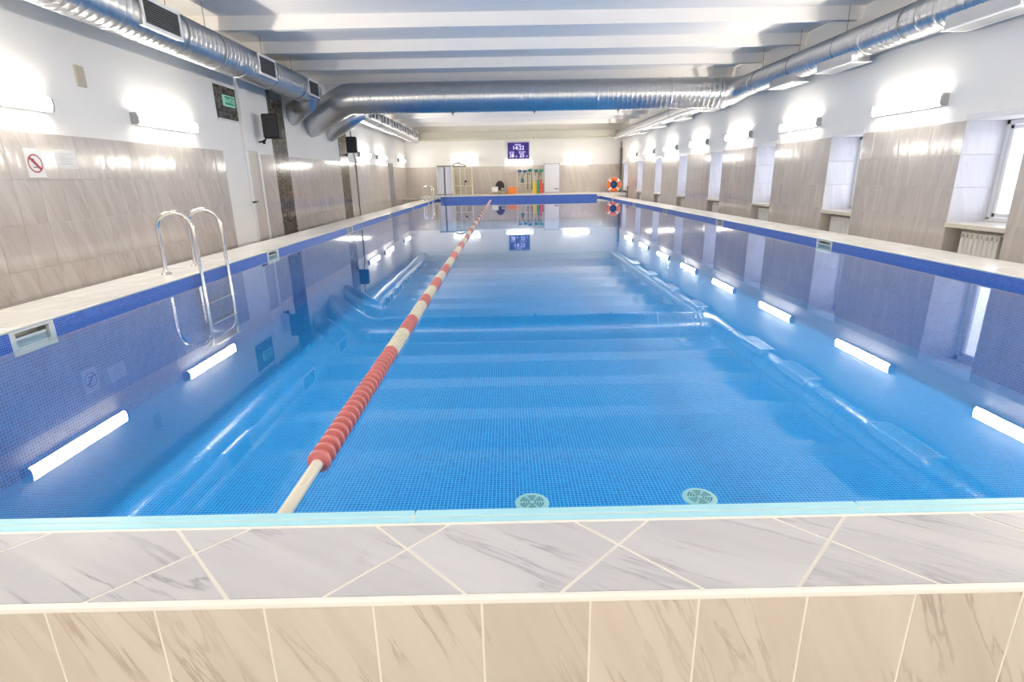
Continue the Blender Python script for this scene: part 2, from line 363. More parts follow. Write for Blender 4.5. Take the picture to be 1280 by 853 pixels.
def text_mesh(body, size, m, extrude=0.002):
    cu = bpy.data.curves.new('lettering', 'FONT'); cu.body = body; cu.size = size; cu.align_x = 'CENTER'; cu.align_y = 'CENTER'; cu.extrude = extrude
    o = bpy.data.objects.new('lettering', cu); C.objects.link(o)
    dg = bpy.context.evaluated_depsgraph_get(); me = bpy.data.meshes.new_from_object(o.evaluated_get(dg))
    bpy.data.objects.remove(o); me.materials.clear(); me.materials.append(MT[m]); return me

# ================================================================== SETTING
# ---- floor around the raised pool
struct(MB().box(WL - .1, WR + .35, YR, 1.2, ZFL - .1, ZFL).box(WL - .1, RL + .1, 1.2, YW, ZFL - .1, ZFL).box(RR - .1, WR + .35, 1.2, YW, ZFL - .1, ZFL).build('floor', 'floor'))

# ---- pool shell: bottom and walls in blue mosaic
basin = struct(MB().box(XL - .2, XR + .2, YF - .2, YB + .2, ZP - .15, ZP).build('pool_floor', 'pool'))
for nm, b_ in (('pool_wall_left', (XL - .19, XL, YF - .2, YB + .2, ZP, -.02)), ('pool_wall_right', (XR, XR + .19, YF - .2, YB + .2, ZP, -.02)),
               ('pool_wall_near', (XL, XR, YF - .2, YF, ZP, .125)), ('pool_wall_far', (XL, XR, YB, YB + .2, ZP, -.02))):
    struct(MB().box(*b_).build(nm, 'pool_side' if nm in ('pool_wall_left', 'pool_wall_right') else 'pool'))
# band of darker blue mosaic above the water, between the skimmers
SK = [(3.59, 3.97), (7.75, 8.15), (11.80, 12.22), (16.0, 16.4), (20.1, 20.5), (24.2, 24.6)]
edges = [YF] + [e for s in SK for e in s] + [YB]
bandp = struct(MB().box(XL - .185, XL - .13, YF, YB, -.02, .125).build('pool_rim', 'concrete'))
for sx, x in ((-1, XL), (1, XR)):
    if sx > 0: MB().box(XR + .13, XR + .185, YF, YB, -.02, .125).build('rim_core', 'concrete', bandp)
    for i in range(0, len(edges), 2):
        y0, y1 = edges[i], edges[i + 1]
        MB().prism([(x, -.02), (x, .141), (x + sx * .13, .141), (x + sx * .13, -.02)], 'y', y0, y1).build('mosaic_band', 'band', bandp)
MB().box(XL, XR, YB, YB + .13, -.02, .141).build('mosaic_band', 'band', bandp)

# ---- decks
deck = struct(MB().box(RL, XL - .19, 1.33, YB + .2, ZFL, ZD - .014).box(XR + .19, RR, 1.33, YB + .2, ZFL, ZD - .014)
              .box(WL, WR, YB + .2, YW, ZFL, ZD - .014).build('pool_deck', 'grout'))
far_tiles = MB()
for x0, x1 in ((RL, XL - .03), (XR + .03, RR)):
    k = 0; y = 1.43
    while y < YB:
        y1 = min(y + .56, YB + .05)
        if y < 13: tile(deck, x0 + .002, x1 - .001, y + .003, y1 - .003, ZD - .014, ZD, 'deck_tile')
        else: far_tiles.cbox(x0 + .002, x1 - .001, y + .003, y1 - .003, ZD - .014, ZD, .002)
        y += .56
for k in range(20):
    far_tiles.cbox(WL + k * .5545, WL + k * .5545 + .549, YB + .05, YW, ZD - .014, ZD, .002)
stuff(far_tiles.build('deck_tiles', 'deck_tile', deck))
for x0, x1 in ((XL - .03, XL + .004), (XR - .004, XR + .03)):
    MB().cbox(x0, x1, YF, YB + .05, .141, ZD + .002, .005).build('edge_strip', 'deck_edge', deck)
MB().cbox(XL, XR, YB - .01, YB + .05, .141, ZD + .002, .005).build('edge_strip', 'deck_edge', deck)

# ---- front ledge: diagonal marble tiles, white trims, pale blue edge strips, beige tiled face
FY0, FY1 = 1.05, 1.335
ledge = struct(MB().box(RL, RR, FY0 + .0012, YF - .02, ZFL, ZD - .0008).build('pool_wall_front', 'grout_front'))
def clip(poly, ax, lim, keep_less):
    out = []
    for i in range(len(poly)):
        a, b = poly[i - 1], poly[i]; ia = (a[ax] <= lim) == keep_less; ib = (b[ax] <= lim) == keep_less
        if ia != ib:
            t = (lim - a[ax]) / (b[ax] - a[ax]); out.append((a[0] + t * (b[0] - a[0]), a[1] + t * (b[1] - a[1])))
        if ib: out.append(b)
    return out
D = 0.565; hw = D / 2; g_ = 0.007
for ix in range(-8, 10):
    for iy in (-1, 0, 1):
        for half in (0, 1):
            cx_ = 0.28 + hw + ix * D - (hw if half else 0); cy_ = 1.232 + iy * D + (hw if half else 0)
            q = hw - g_
            p = [(cx_ - q, cy_), (cx_, cy_ - q), (cx_ + q, cy_), (cx_, cy_ + q)]
            p = clip(clip(p, 1, FY1 - .002, True), 1, FY0 + .014, False)
            p = clip(clip(p, 0, RR - .005, True), 0, RL + .005, False) if len(p) > 2 else p
            if len(p) > 2 and max(a[0] for a in p) - min(a[0] for a in p) > .02:
                c0 = (sum(a[0] for a in p) / len(p), sum(a[1] for a in p) / len(p))
                MB().prism([(a[0] - c0[0], a[1] - c0[1]) for a in p], 'z', -.004, .0).build('tile', 'ledge_tile', ledge, (c0[0], c0[1], ZD + .001))
MB().cbox(RL, RR, FY0 - .004, FY0 + .014, ZD - .016, ZD + .004, .005).build('trim_front', 'trim', ledge)
MB().cbox(RL, RR, FY1, FY1 + .010, ZD - .014, ZD + .003, .003).build('trim_back', 'trim', ledge)
for (y0, y1) in ((FY1 + .0105, FY1 + .040), (FY1 + .0425, YF)):
    xs = [RL + .65, -2.9, -1.62, -.29, 1.02, 2.35, 3.7, RR - .66]
    for a, b in zip(xs, xs[1:]):
        tile(ledge, a + .001, b - .001, y0, y1, ZD - .02, ZD + .002, 'strip_blue', .004, 'edge_strip')
x = -.075 - .257 * 15
while x < RR:
    xa, xb = max(x, RL), min(x + .251, RR)
    if xb - xa > .03:
        for z0, z1 in ((-.236, .137), (ZFL, -.240)):
            tile(ledge, xa, xb, FY0, FY0 + .013, z0, z1, 'front_tile', .0008)
    x += .257

# ---- left wall
wl = struct(MB().box(WL - .2, WL, YR, YW, ZFL - .1, ZC + .1).build('wall_left', 'plaster'))
TW_L, ROWS_L = .324, [(ZFL, -.232), (-.230, .234), (.236, .700), (.702, 1.168), (1.170, 1.661)]
TW_R, ROWS_R = .288, [(ZFL, -.373), (-.371, .0395), (.0415, .449), (.451, .864), (.866, 1.278), (1.280, 1.694)]
field = MB()
def panel(y0, y1, rows, wall, xs, m, ynear, yfar, fld, tw):
    n = max(1, round((y1 - y0) / tw)); wd = (y1 - y0) / n
    for k in range(n):
        for z0, z1 in rows:
            a = (xs[0], xs[1], y0 + k * wd + .0006, y0 + (k + 1) * wd - .0006, z0, z1)
            if ynear <= y0 + k * wd <= yfar: tile(wall, *a, m, .002)
            else: fld.cbox(*a, .004)
for y0, y1 in ((YR, 10.51), (12.00, 12.79), (13.63, 17.82), (18.72, 25.01), (25.98, YW)):
    panel(y0, y1, ROWS_L, wl, (WL, WL + .010), 'wall_tile', 3.4, 17.7, field, TW_L)
stuff(field.build('wall_tiles', 'wall_tile', wl))
for y0, y1 in ((12.80, 13.62), (17.83, 18.71)):
    MB().cbox(WL, WL + .014, y0, y1, ZFL, 3.62, .004).build('mosaic_strip', 'brown_mosaic', wl)
MB().cbox(WL, WL + .012, 10.53, 11.33, 2.221, 2.79, .004).build('mosaic_panel', 'brown_mosaic', wl)
MB().cbox(WL, WL + .045, 10.50, 11.38, 2.19, 2.219, .006).build('panel_sill', 'trim', wl)
MB().cbox(WL, WL + .06, 11.37, 11.79, 1.70, ZC, .006).build('pilaster', 'plaster', wl)
MB().cbox(WL, WL + .03, 25.02, 25.96, ZFL, 1.80, .006).build('grey_post', 'grey_panel', wl)
# narrow door beside the first mosaic strip
dr = struct(MB().cbox(WL, WL + .012, 11.47, 11.92, ZFL + .01, 1.68, .004).build('door_1', 'door'))
MB().cbox(WL, WL + .04, 11.92, 12.0, ZFL, 1.70, .006).build('door_frame', 'white_plastic', dr)
MB().cbox(WL, WL + .035, 11.37, 11.47, ZFL, 1.70, .006).build('door_frame', 'white_plastic', dr)
hd = MB().tube([(WL + .01, 11.54, .722), (WL + .07, 11.54, .722), (WL + .075, 11.38, .716)], .013, 10).build('door_handle', 'steel', dr)
MB().tube([(WL + .075, 11.40, .716), (WL + .076, 11.28, .713)], .018, 10).build('handle_grip', 'black', hd)

# ---- right wall: piers, header and radiator niches around deep windows
WINY = [3.494 + 3.035 * k for k in range(-2, 9)]            # near edge of each window
WW, WZ0, WZ1 = .92, .417, 1.694
wm = MB(); wm.box(WR, WR + .60, YR, YW, WZ1, ZC + .1); wm.box(WR + .30, WR + .60, YR, YW, ZFL - .1, WZ0 - .03)
yy = YR; piers = []
for y in WINY:
    wm.box(WR, WR + .60, yy, y, ZFL - .1, WZ1); piers.append((yy, y)); yy = y + WW
wm.box(WR, WR + .60, yy, YW, ZFL - .1, WZ1); piers.append((yy, YW))
wr = struct(wm.build('wall_right', 'plaster'))
field = MB()
for y0, y1 in piers:
    panel(y0 + .001, y1 - .001, ROWS_R, wr, (WR - .010, WR), 'wall_tile_right', 3.4, 13.2, field, TW_R)
stuff(field.build('wall_tiles', 'wall_tile_right', wr))
for i, y in enumerate(WINY):
    far = y + WW
    for z0, z1 in ((WZ0, .864), (.866, 1.278), (1.280, WZ1)):
        tile(wr, WR - .01, WR + .515, far - .010, far, z0 + .001, z1, 'reveal', .003, 'reveal_tile')
        tile(wr, WR - .01, WR + .515, y, y + .010, z0 + .001, z1, 'reveal', .003, 'reveal_tile')
    tile(wr, WR - .015, WR + .001, y - .02, far + .02, WZ1 + .002, WZ1 + .075, 'white_plastic', .004, 'lintel_strip')
    tile(wr, WR - .012, WR + .30, far - .012, far, ZFL, WZ0 - .064, 'wall_tile_right', .003, 'niche_tile')
    tile(wr, WR + .292, WR + .302, y + .012, far - .014, ZFL, WZ0 - .064, 'wall_tile_right', .003, 'niche_tile')
for i, y in enumerate(WINY):
    far = y + WW; xw = WR + .515
    wn = struct(MB().cbox(xw, xw + .07, y, y + .06, WZ0 + .03, WZ1, .006).cbox(xw, xw + .07, far - .06, far, WZ0 + .03, WZ1, .006)
                .cbox(xw, xw + .07, y, far, WZ1 - .06, WZ1, .006).cbox(xw, xw + .07, y, far, WZ0, WZ0 + .06, .006).build('window_%d' % (i + 1), 'white_plastic'))
    MB().cbox(xw + .012, xw + .062, y + .065, y + .115, WZ0 + .065, WZ1 - .065, .006).cbox(xw + .012, xw + .062, far - .115, far - .065, WZ0 + .065, WZ1 - .065, .006) \
        .cbox(xw + .012, xw + .062, y + .065, far - .065, WZ1 - .115, WZ1 - .065, .006).cbox(xw + .012, xw + .062, y + .065, far - .065, WZ0 + .065, WZ0 + .115, .006).build('sash', 'white_plastic', wn)
    MB().box(xw + .034, xw + .040, y + .11, far - .11, WZ0 + .11, WZ1 - .11).build('pane', 'glass', wn)
    MB().cbox(WR - .03, xw + .02, y - .0, far + .0, WZ0 - .062, WZ0 + .002, .006).build('window_sill', 'sill', wn)

# ---- far wall, rear wall, ceiling
wf = struct(MB().box(WL - .2, WR + .60, YW, YW + .2, ZFL - .1, ZC + .1).build('wall_far', 'plaster'))
field = MB(); nx = round((WR - WL) / .293); wd = (WR - WL) / nx
for k in range(nx):
    for z0, z1 in ((.16, .437), (.439, .858), (.860, 1.280), (1.282, 1.67)):
        field.cbox(WL + k * wd + .001, WL + (k + 1) * wd - .001, YW - .010, YW, z0, z1, .004)
stuff(field.build('wall_tiles', 'far_tile', wf))
struct(MB().box(WL - .2, WR + .60, YR - .2, YR, ZFL - .1, ZC + .1).build('wall_rear', 'plaster'))
ce = struct(MB().box(WL - .2, WR + .60, YR - .2, YW + .2, ZC, ZC + .15).build('ceiling', 'ceiling'))
ribm = MB().prism([(-.065, 3.505), (.065, 3.505), (.125, ZC + .01), (-.125, ZC + .01)], 'x', WL, WR).mesh('rib', 'ceiling')
y = 10.17 - 1.755 * 7
while y < YW - .7:
    link('rib', ribm, ce, (0, y, 0)); y += 1.755
struct(MB().cbox(WL + .2, WR - .2, 28.85, 29.2, 2.97, 3.29, .01).build('trim_1', 'beam_beige'))
struct(MB().tube([(WL + .3, 28.78, 2.92), (WR - .25, 28.78, 2.92)], .035, 10).build('trim_2', 'beam_beige'))

# ---- raised platform at the far end
pf = struct(MB().box(-3.09, 4.22, 26.3, YW - .01, -.8, .278).build('pool_platform', 'band_top'))
MB().cbox(WL + .9, WR - .02, YB + .25, YW - .012, ZD, .285, .006).build('platform_step', 'deck_tile', pf)
for k in range(11):
    w_ = 7.35 / 11
    tile(pf, -3.11 + k * w_ + .002, -3.11 + (k + 1) * w_ - .002, 26.28, YW - .012, .279, .302, 'deck_tile', .006)

# ---- water
wmb = MB(); wmb.add([(XL, YF, ZWATER), (XR, YF, ZWATER), (XR, YB, ZWATER), (XL, YB, ZWATER)], [(0, 1, 2, 3)])
stuff(tag(wmb.build('pool_water', 'water'), 'still clear blue water filling the long swimming pool', 'water'))

# ================================================================== THINGS
# ---- wall lamps
lamp_meshes = None
def lamp(label, x, y, z, face, group, k=1.18, weak=False):
    """face: unit direction the lamp looks ('+x','-x','-y','+y')"""
    global lamp_meshes
    rz = {'+x': 0, '-x': PI, '-y': -PI / 2, '+y': PI / 2}[face]
    t = thing('wall_lamp', label, 'lamp', (x, y, z), group, rz); t.scale = (k, k, k)
    if lamp_meshes is None:
        a = MB().cbox(0, .058, -.60, .60, -.064, .064, .006).mesh('base', 'white_metal')
        prof = [(.058, -.062), (.066, -.060), (.079, -.048), (.085, -.015), (.085, .015), (.079, .048), (.066, .060), (.058, .062)]
        d = MB().prism(prof, 'y', -.60, .60).mesh('diffuser', 'lamp')
        prof2 = [(.0, -.060), (.067, -.064), (.082, -.050), (.088, -.015), (.088, .015), (.082, .050), (.067, .064), (.0, .060)]
        e1 = MB().prism(prof2, 'y', -.625, -.60).mesh('end_cap', 'lamp_body'); e2 = MB().prism(prof2, 'y', .60, .625).mesh('end_cap', 'lamp_body')
        lamp_meshes = [('base', a), ('diffuser', d), ('end_cap', e1), ('end_cap', e2)]
    for n_, me in lamp_meshes:
        o = link(n_, me, t)
        if weak and n_ == 'diffuser': o.material_slots[0].link = 'OBJECT'; o.material_slots[0].material = MT['lamp_weak']
    return t
ORD = ['nearest', 'second nearest', 'third nearest', 'fourth nearest', 'fifth nearest', 'sixth nearest', 'seventh nearest']
gr = 'lamps along the window wall'
for k, yc in enumerate([8.58, 11.65, 14.65, 17.61, 20.61, 23.63, 26.66]):
    lamp('glowing tube lamp above the window wall tiles, %s one in the picture' % ORD[k], WR, yc, 2.0, '-x', gr)
lamp('glowing tube lamp on the window wall seen only mirrored in the water', WR, 5.56, 2.0, '-x', gr)
gl = 'lamps along the left wall'
for yc, lb in ((5.87, 'glowing tube lamp cut by the left edge above the paper notices'), (8.86, 'glowing tube lamp on the left wall before the dark exit panel'),
               (20.8, 'glowing tube lamp on the left wall just beyond the far black loudspeaker'), (23.56, 'glowing tube lamp on the left wall just before the grey post'),
               (28.0, 'glowing tube lamp on the left wall nearest the far corner')):
    lamp(lb, WL, yc, 1.97, '+x', gl, 1.24, yc > 25)
gf = 'lamps on the far wall'
for xc, zc, lb in ((-2.14, 2.01, 'glowing tube lamp on the far wall above the cream rack'), (.66, 1.85, 'glowing tube lamp on the far wall right under the violet display'),
                   (3.65, 1.90, 'glowing tube lamp on the far wall between whiteboard and lifebuoy')):
    lamp(lb, xc, YW, zc, '-y', gf, 1.16, True)
gb = 'lamps behind the viewer'
for yc, lb in ((2.53, 'level with the near pool edge'), (-.44, 'behind the viewer')): lamp('unseen tube lamp on the window wall, ' + lb, WR, yc, 2.0, '-x', gb)
for yc, lb in ((2.88, 'level with the near pool edge'), (-.1, 'behind the viewer')): lamp('unseen tube lamp on the left wall, ' + lb, WL, yc, 1.97, '+x', gb, 1.24)
for xc, lb in ((-1.6, 'left'), (2.6, 'right')): lamp('unseen tube lamp on the rear wall behind the viewer, ' + lb + ' one', xc, YR, 1.9, '+y', gb)

# ---- ventilation ducts
def ring(mb, c, axis, R, wd=.03, t=.008, n=40):
    h = wd / 2; mb.lathe([(R - .004, -h), (R + t, -h), (R + t, h), (R - .004, h)], axis, c, n, True)
def hanger(par, x, y, z, R, top=ZC):
    h = MB().tube([(x, y, z + R), (x, y, top)], .005, 6).build('hanger_wire', 'wire', par)
    mb = MB(); ring(mb, (x, y, z), 'y', R + .004, .025, .004); mb.build('hanger_band', 'galv_dark', h)
def side_grille(par, x, y0, y1, z0, z1, s=1, nslat=9):
    """grille box on the pool side of a duct (faces +x for s=1)"""
    f = .022
    sd = MB().cbox(min(x - s * .16, x), max(x - s * .16, x), y0 - .01, y1 + .01, z0 - .01, z1 + .01, .004).build('grille_box', 'galv', par)
    fr = MB()
    xa, xb = min(x, x + s * .015), max(x, x + s * .015)
    fr.box(xa, xb, y0 - .02, y1 + .02, z1 - f, z1 + .02).box(xa, xb, y0 - .02, y1 + .02, z0 - .02, z0 + f).box(xa, xb, y0 - .02, y0 + f, z0 + f, z1 - f).box(xa, xb, y1 - f, y1 + .02, z0 + f, z1 - f)
    fr.build('grille_frame', 'white_metal', sd)
    MB().box(min(x, x + s * .003), max(x, x + s * .003), y0, y1, z0, z1).build('grille_back', 'dark', sd)
    for k in range(nslat):
        zc = z0 + f + (z1 - z0 - 2 * f) * (k + .5) / nslat
        MB().prism([(x + s * .004, zc - .004), (x + s * .014, zc + .002), (x + s * .014, zc + .005), (x + s * .004, zc - .001)], 'y', y0 + f, y1 - f).build('slat', 'slat', sd)
def down_outlet(par, x, y0, y1, z, R):
    """rectangular outlet box under a duct, flange below"""
    zt, zb = z - R * .55, z - R - .07
    sd = MB().prism([(x - .16, zb), (x + .13, zb), (x + .13, zt), (x - .16, zt)], 'y', y0, y1).build('outlet_box', 'galv', par)
    MB().cbox(x - .19, x + .16, y0 - .03, y1 + .03, zb - .014, zb, .004).build('outlet_flange', 'white_metal', sd)
    MB().box(x - .14, x + .11, y0 + .03, y1 - .03, zb - .017, zb - .013).build('outlet_grille', 'lamp_body', sd)
XDL, ZDL, RDL = -4.525, 3.07, .265
XDR, ZDR, RDR = 5.667, 3.06, .230
# left front duct with its spigot into the wall
d = thing('ventilation_duct', 'galvanised spiral duct along the upper left wall with three white-framed grilles', 'duct', (0, 0, 0), 'ventilation ducts')
MB().spiral((XDL, YR, ZDL), 'y', 13.82 - YR, RDL, .125).build('pipe', 'galv', d)
MB().lathe([(RDL, 13.81), (RDL, 13.84), (.01, 13.845)], 'y', (XDL, 0, ZDL), 40).build('end_cap', 'galv', d)
for y in (4.01, 7.02, 9.38, 10.15, 12.63):
    mb = MB(); ring(mb, (XDL, y, ZDL), 'y', RDL); mb.build('collar', 'galv', d)
MB().tube([(XDL + .02, 13.55, ZDL - .05), (XDL - .04, 13.58, ZDL - .25), (WL - .02, 14.2, 2.62)], [.235, .235, .235], 28).build('wall_spigot', 'galv', d)
for y0, y1, n_ in ((7.29, 8.07, 10), (10.45, 11.16, 8), (12.93, 13.59, 7)): side_grille(d, -4.248, y0, y1, 2.917, 3.224, 1, n_)
for y in (8.32, 9.32, 11.33, 12.8): hanger(d, XDL, y, ZDL, RDL)
# cross duct and its elbow into the left wall
XC, ZX, RX = 14.26, 2.98, .345
d = thing('ventilation_duct', 'wide galvanised duct crossing the hall under the ceiling ribs', 'duct', (0, 0, 0), 'ventilation ducts')
MB().spiral((-3.62, XC, ZX), 'x', 5.22 + 3.62, RX, .115).build('pipe', 'galv', d)
MB().tube([(-3.60, XC, ZX), (-3.80, XC, ZX - .02), (-4.03, XC + .06, ZX - .10), (WL - .02, 15.5, 2.55)], RX + .004, 12).build('elbow', 'galv', d)
for x in (-3.15, -1.4, .4, 2.2, 3.95, 5.1):
    mb = MB(); ring(mb, (x, XC, ZX), 'x', RX); mb.build('collar', 'galv', d)
for x in (-1.27, .71, 2.75):
    MB().tube([(x, XC - .02, ZX - RX - .07), (x, XC - .02, ZX - RX)], .014, 8).tube([(x - .035, XC, ZX - RX - .005), (x + .035, XC, ZX - RX - .005)], .018, 8).build('pull_knob', 'wire', d)
# right front duct
d = thing('ventilation_duct', 'galvanised spiral duct along the upper right wall above the lamps', 'duct', (0, 0, 0), 'ventilation ducts')
MB().spiral((XDR, YR, ZDR), 'y', 13.75 - YR, RDR, .12).build('pipe', 'galv', d)
MB().tube([(XDR, 13.74, ZDR), (XDR - .03, 13.96, ZDR - .01), (XDR - .15, 14.18, ZX + .03), (5.23, XC, ZX)], [RDR + .003, .25, .295, RX - .002], 28).build('elbow', 'galv', d)
for y in (7.73, 8.06, 9.3, 10.86, 12.32, 13.33):
    mb = MB(); ring(mb, (XDR, y, ZDR), 'y', RDR); mb.build('collar', 'galv', d)
for y0, y1 in ((6.5, 7.56), (9.46, 10.47), (11.31, 12.26)): down_outlet(d, XDR - .02, y0, y1, ZDR, RDR)
for y in (8.4, 10.02, 11.54, 13.1): hanger(d, XDR, y, ZDR, RDR)
# left far duct
d = thing('ventilation_duct', 'pale duct running down the left wall beyond the cross duct with small dark grilles', 'duct', (0, 0, 0), 'ventilation ducts')
MB().spiral((XDL, 17.5, ZDL + .02), 'y', YW - 17.55, .25, .35, 28).build('pipe', 'galv', d)
MB().tube([(WL - .02, 17.0, 2.42), (-4.55, 16.75, 2.70), (-4.20, 16.75, 2.93), (-4.28, 17.15, 3.06), (XDL, 17.6, ZDL + .02)], .24, 24).build('elbow', 'galv', d)
for k in range(6):
    y0 = 18.6 + 1.75 * k
    side_grille(d, -4.23, y0, y0 + .4, 2.988, 3.248, 1, 4); side_grille(d, -4.23, y0 + .5, y0 + .9, 2.988, 3.248, 1, 4)
for y in (20.4, 24.2): hanger(d, XDL, y, ZDL + .02, .25)
# right far duct
d = thing('ventilation_duct', 'pale duct running down the right wall beyond the cross duct', 'duct', (0, 0, 0), 'ventilation ducts')
MB().spiral((XDR, 14.7, ZDR - .02), 'y', YW - 15.2, .20, .35, 28).build('pipe', 'galv', d)
for y0 in (15.4, 18.1, 20.9, 23.7): down_outlet(d, XDR - .02, y0, y0 + .9, ZDR - .02, .20)
MB().tube([(5.36, 14.75, 2.86), (5.36, YW - .8, 2.86)], .03, 10).build('cable_tray', 'white_metal', d)
for y in (16.7, 19.6): hanger(d, XDR, y, ZDR - .02, .20)

# ---- skimmers
gs = 'skimmers in the pool wall'
SIDE = ['nearest', 'second', 'third', 'fourth', 'fifth', 'farthest']
for sx, x in ((-1, XL), (1, XR)):
    for k, (y0, y1) in enumerate(SK):
        if sx > 0 and k == 0: continue
        side = 'left' if sx < 0 else 'right'
        nm = SIDE[k] if sx < 0 else ['', 'nearest', 'second', 'third', 'fourth', 'farthest'][k]
        t = thing('pool_skimmer', 'white plastic skimmer mouth in the %s pool wall, %s of its row' % (side, nm), 'skimmer', (x, (y0 + y1) / 2, 0), gs, 0 if sx < 0 else PI)
        h = (y1 - y0) / 2; f = .045
        fr = MB().cbox(-.03, .006, -h, h, .126, .141, .004).cbox(-.03, .006, -h, h, -.03, .004, .004).cbox(-.03, .006, -h, -h + f, .004, .126, .004).cbox(-.03, .006, h - f, h, .004, .126, .004)
        fr.build('frame', 'skim', t)
        MB().box(-.135, -.125, -h + .002, h - .002, -.03, .128).box(-.125, -.03, -h + .001, -h + .01, -.03, .128).box(-.125, -.03, h - .01, h - .001, -.03, .128).box(-.125, -.03, -h + .01, h - .01, .120, .128).build('throat', 'skim_in', t)
        MB().cbox(-.03, -.022, -h + f + .005, h - f - .005, .0, .088, .002).build('weir_flap', 'skim', t)

# ---- ladders: two arched rails, treads below the water
def ladder(label, y0, gap):
    t = thing('pool_ladder', label, 'ladder', (0, y0, 0), 'pool ladders')
    for y in (0, gap):
        pts = [(-3.72, y, ZD)]
        pts += [(-3.72, y, .45), (-3.72, y, .60)]
        for k in range(13):
            a = PI - PI * k / 12
            pts.append((-3.535 + .185 * math.cos(a), y, .64 + .17 * math.sin(a)))
        pts += [(-3.345, y, .52), (-3.345, y, .2), (-3.345, y, -.2), (-3.345, y, -.60), (-3.36, y, -.66), (-3.40, y, -.68)]
        r = MB().tube(pts, .0215, 14).build('rail', 'steel', t)
        MB().lathe([(.0215, .022), (.045, .014), (.05, 0)], 'z', (-3.72, y, ZD + .001), 20).build('foot_flange', 'steel', r)
    for z in (-.18, -.42, -.66):
        MB().cbox(-3.40, -3.30, .01, gap - .01, z - .012, z + .012, .005).build('tread', 'steel', t)
    return t
ladder('polished steel pool ladder with arched rails near the left edge', 5.92, .58)
ladder('small steel pool ladder by the far left corner', 25.2, .6)

# ---- lane rope
rp = thing('lane_rope', 'red and white floating lane rope stretched down the pool', 'lane rope', (-.725, YF, ZWATER))
RXO = 0.0
MB().tube([(0, .0, .012), (0, 1.0, .012), (-.02, 10, .01), (-.03, 26.3 - YF, .012)], .0215, 12).build('core_tube', 'rope_white', rp)
prof = [(.021, -.026), (.0235, -.026), (.024, -.012), (.0425, -.010), (.0440, -.007), (.0440, .007), (.0425, .010), (.024, .012), (.0235, .026), (.021, .026)]
disc = {c: MB().lathe(prof, 'y', (0, 0, 0), 26, smooth=False).mesh('float_disc', c) for c in ('rope_red', 'rope_white', 'rope_pink')}
bounds = [1.81, 3.17, 3.60, 3.97, 4.46, 4.76, 5.14, 5.60, 5.99, 6.49, 7.06, 7.62]
while bounds[-1] < 25.5: bounds.append(bounds[-1] + .62)
restm = {'rope_white': MB(), 'rope_red': MB()}
nd = 0
for k in range(len(bounds) - 1):
    y = bounds[k]; col = 'rope_red' if k % 2 == 0 else 'rope_white'
    pitch = .060 if k == 0 else .054
    while y + pitch * .6 < bounds[k + 1]:
        yl = y + pitch / 2 - YF; xo = -.03 * yl / 21.7
        if nd < 200:
            c_ = col if col == 'rope_white' else ('rope_red' if nd < 80 or nd % 3 else 'rope_pink')
            o = link('float_disc', disc[c_], rp, (xo, yl, .012)); nd += 1
        else: restm[col].lathe([(.034, yl - .018), (.046, yl - .012), (.046, yl + .01), (.034, yl + .018)], 'y', (xo, 0, .012), 12)
        y += pitch
stuff(restm['rope_white'].build('float_discs', 'rope_white', rp)); stuff(restm['rope_red'].build('float_discs', 'rope_red', rp))

# ---- floor drains
for (x, y, lb) in ((.12, 2.96, 'round pale green floor drain under water nearer the lane rope'), (1.175, 2.98, 'round pale green floor drain under water farther from the lane rope')):
    t = thing('floor_drain', lb, 'drain', (x, y, ZP), 'floor drains')
    MB().lathe([(.0, .006), (.082, .006), (.105, .004), (.108, 0)], 'z', (0, 0, 0), 32).build('cover', 'drain', t)
    for k, r in enumerate((.022, .038, .054, .070)):
        for q in range(6):
            a0, a1 = q * PI / 3 + .12, (q + 1) * PI / 3 - .12
            vs, fs = [], []
            for s_ in range(7):
                a = a0 + (a1 - a0) * s_ / 6
                vs += [((r - .0045) * math.cos(a), (r - .0045) * math.sin(a), .0075), ((r + .0045) * math.cos(a), (r + .0045) * math.sin(a), .0075)]
                if s_: fs.append((2 * s_ - 2, 2 * s_ - 1, 2 * s_ + 1, 2 * s_))
            mb = MB(); mb.add(vs, fs); mb.build('slot', 'drain_dark', t)

# ---- radiators in the niches
sec = MB().cbox(-.04, .04, -.032, .032, 0, .375, .008).mesh('section', 'rad')
sect = MB().cbox(-.034, .034, -.032, -.013, .373, .435, .004).cbox(-.034, .034, .013, .032, .373, .435, .004).cbox(-.036, .036, -.032, .032, .428, .446, .005).mesh('section_top', 'rad')
secd = MB().box(.0, .034, -.014, .014, .373, .43).mesh('section_gap', 'rad_dark')
gr_ = 'radiators below the windows'
for i, y in enumerate(WINY):
    if y < 5 or y > 25: continue
    lb = ['first', 'second', 'third', 'fourth', 'fifth', 'sixth', 'seventh', 'eighth'][i - 3]
    t = thing('radiator', 'white sectional radiator in the niche under the %s window counted from the viewer' % lb, 'radiator', (WR + .13, y + .16, ZFL), gr_)
    zb = .355
    for s_ in range(8):
        o = link('section', sec, t, (0, .038 + .075 * s_, zb)); link('section_top', sect, o); link('section_gap', secd, o)
    MB().tube([(0, -.03, zb + .45), (0, .63, zb + .45)], .016, 10).build('top_header', 'rad_dark', t)
    MB().tube([(0, -.075, zb + .42), (0, -.075, .0)], .022, 10).tube([(0, -.09, zb + .42), (0, .0, zb + .42)], .022, 10).build('feed_pipe', 'galv_dark', t)
    MB().lathe([(.0, -.03), (.024, -.03), (.029, -.02), (.029, .02), (.0, .025)], 'x', (-.03, -.075, zb + .45), 14).build('valve', 'steel', t)
    for yy_ in (.1, .5): MB().cbox(-.02, .02, yy_ - .02, yy_ + .02, 0, zb + .01, .004).build('leg', 'rad', t)

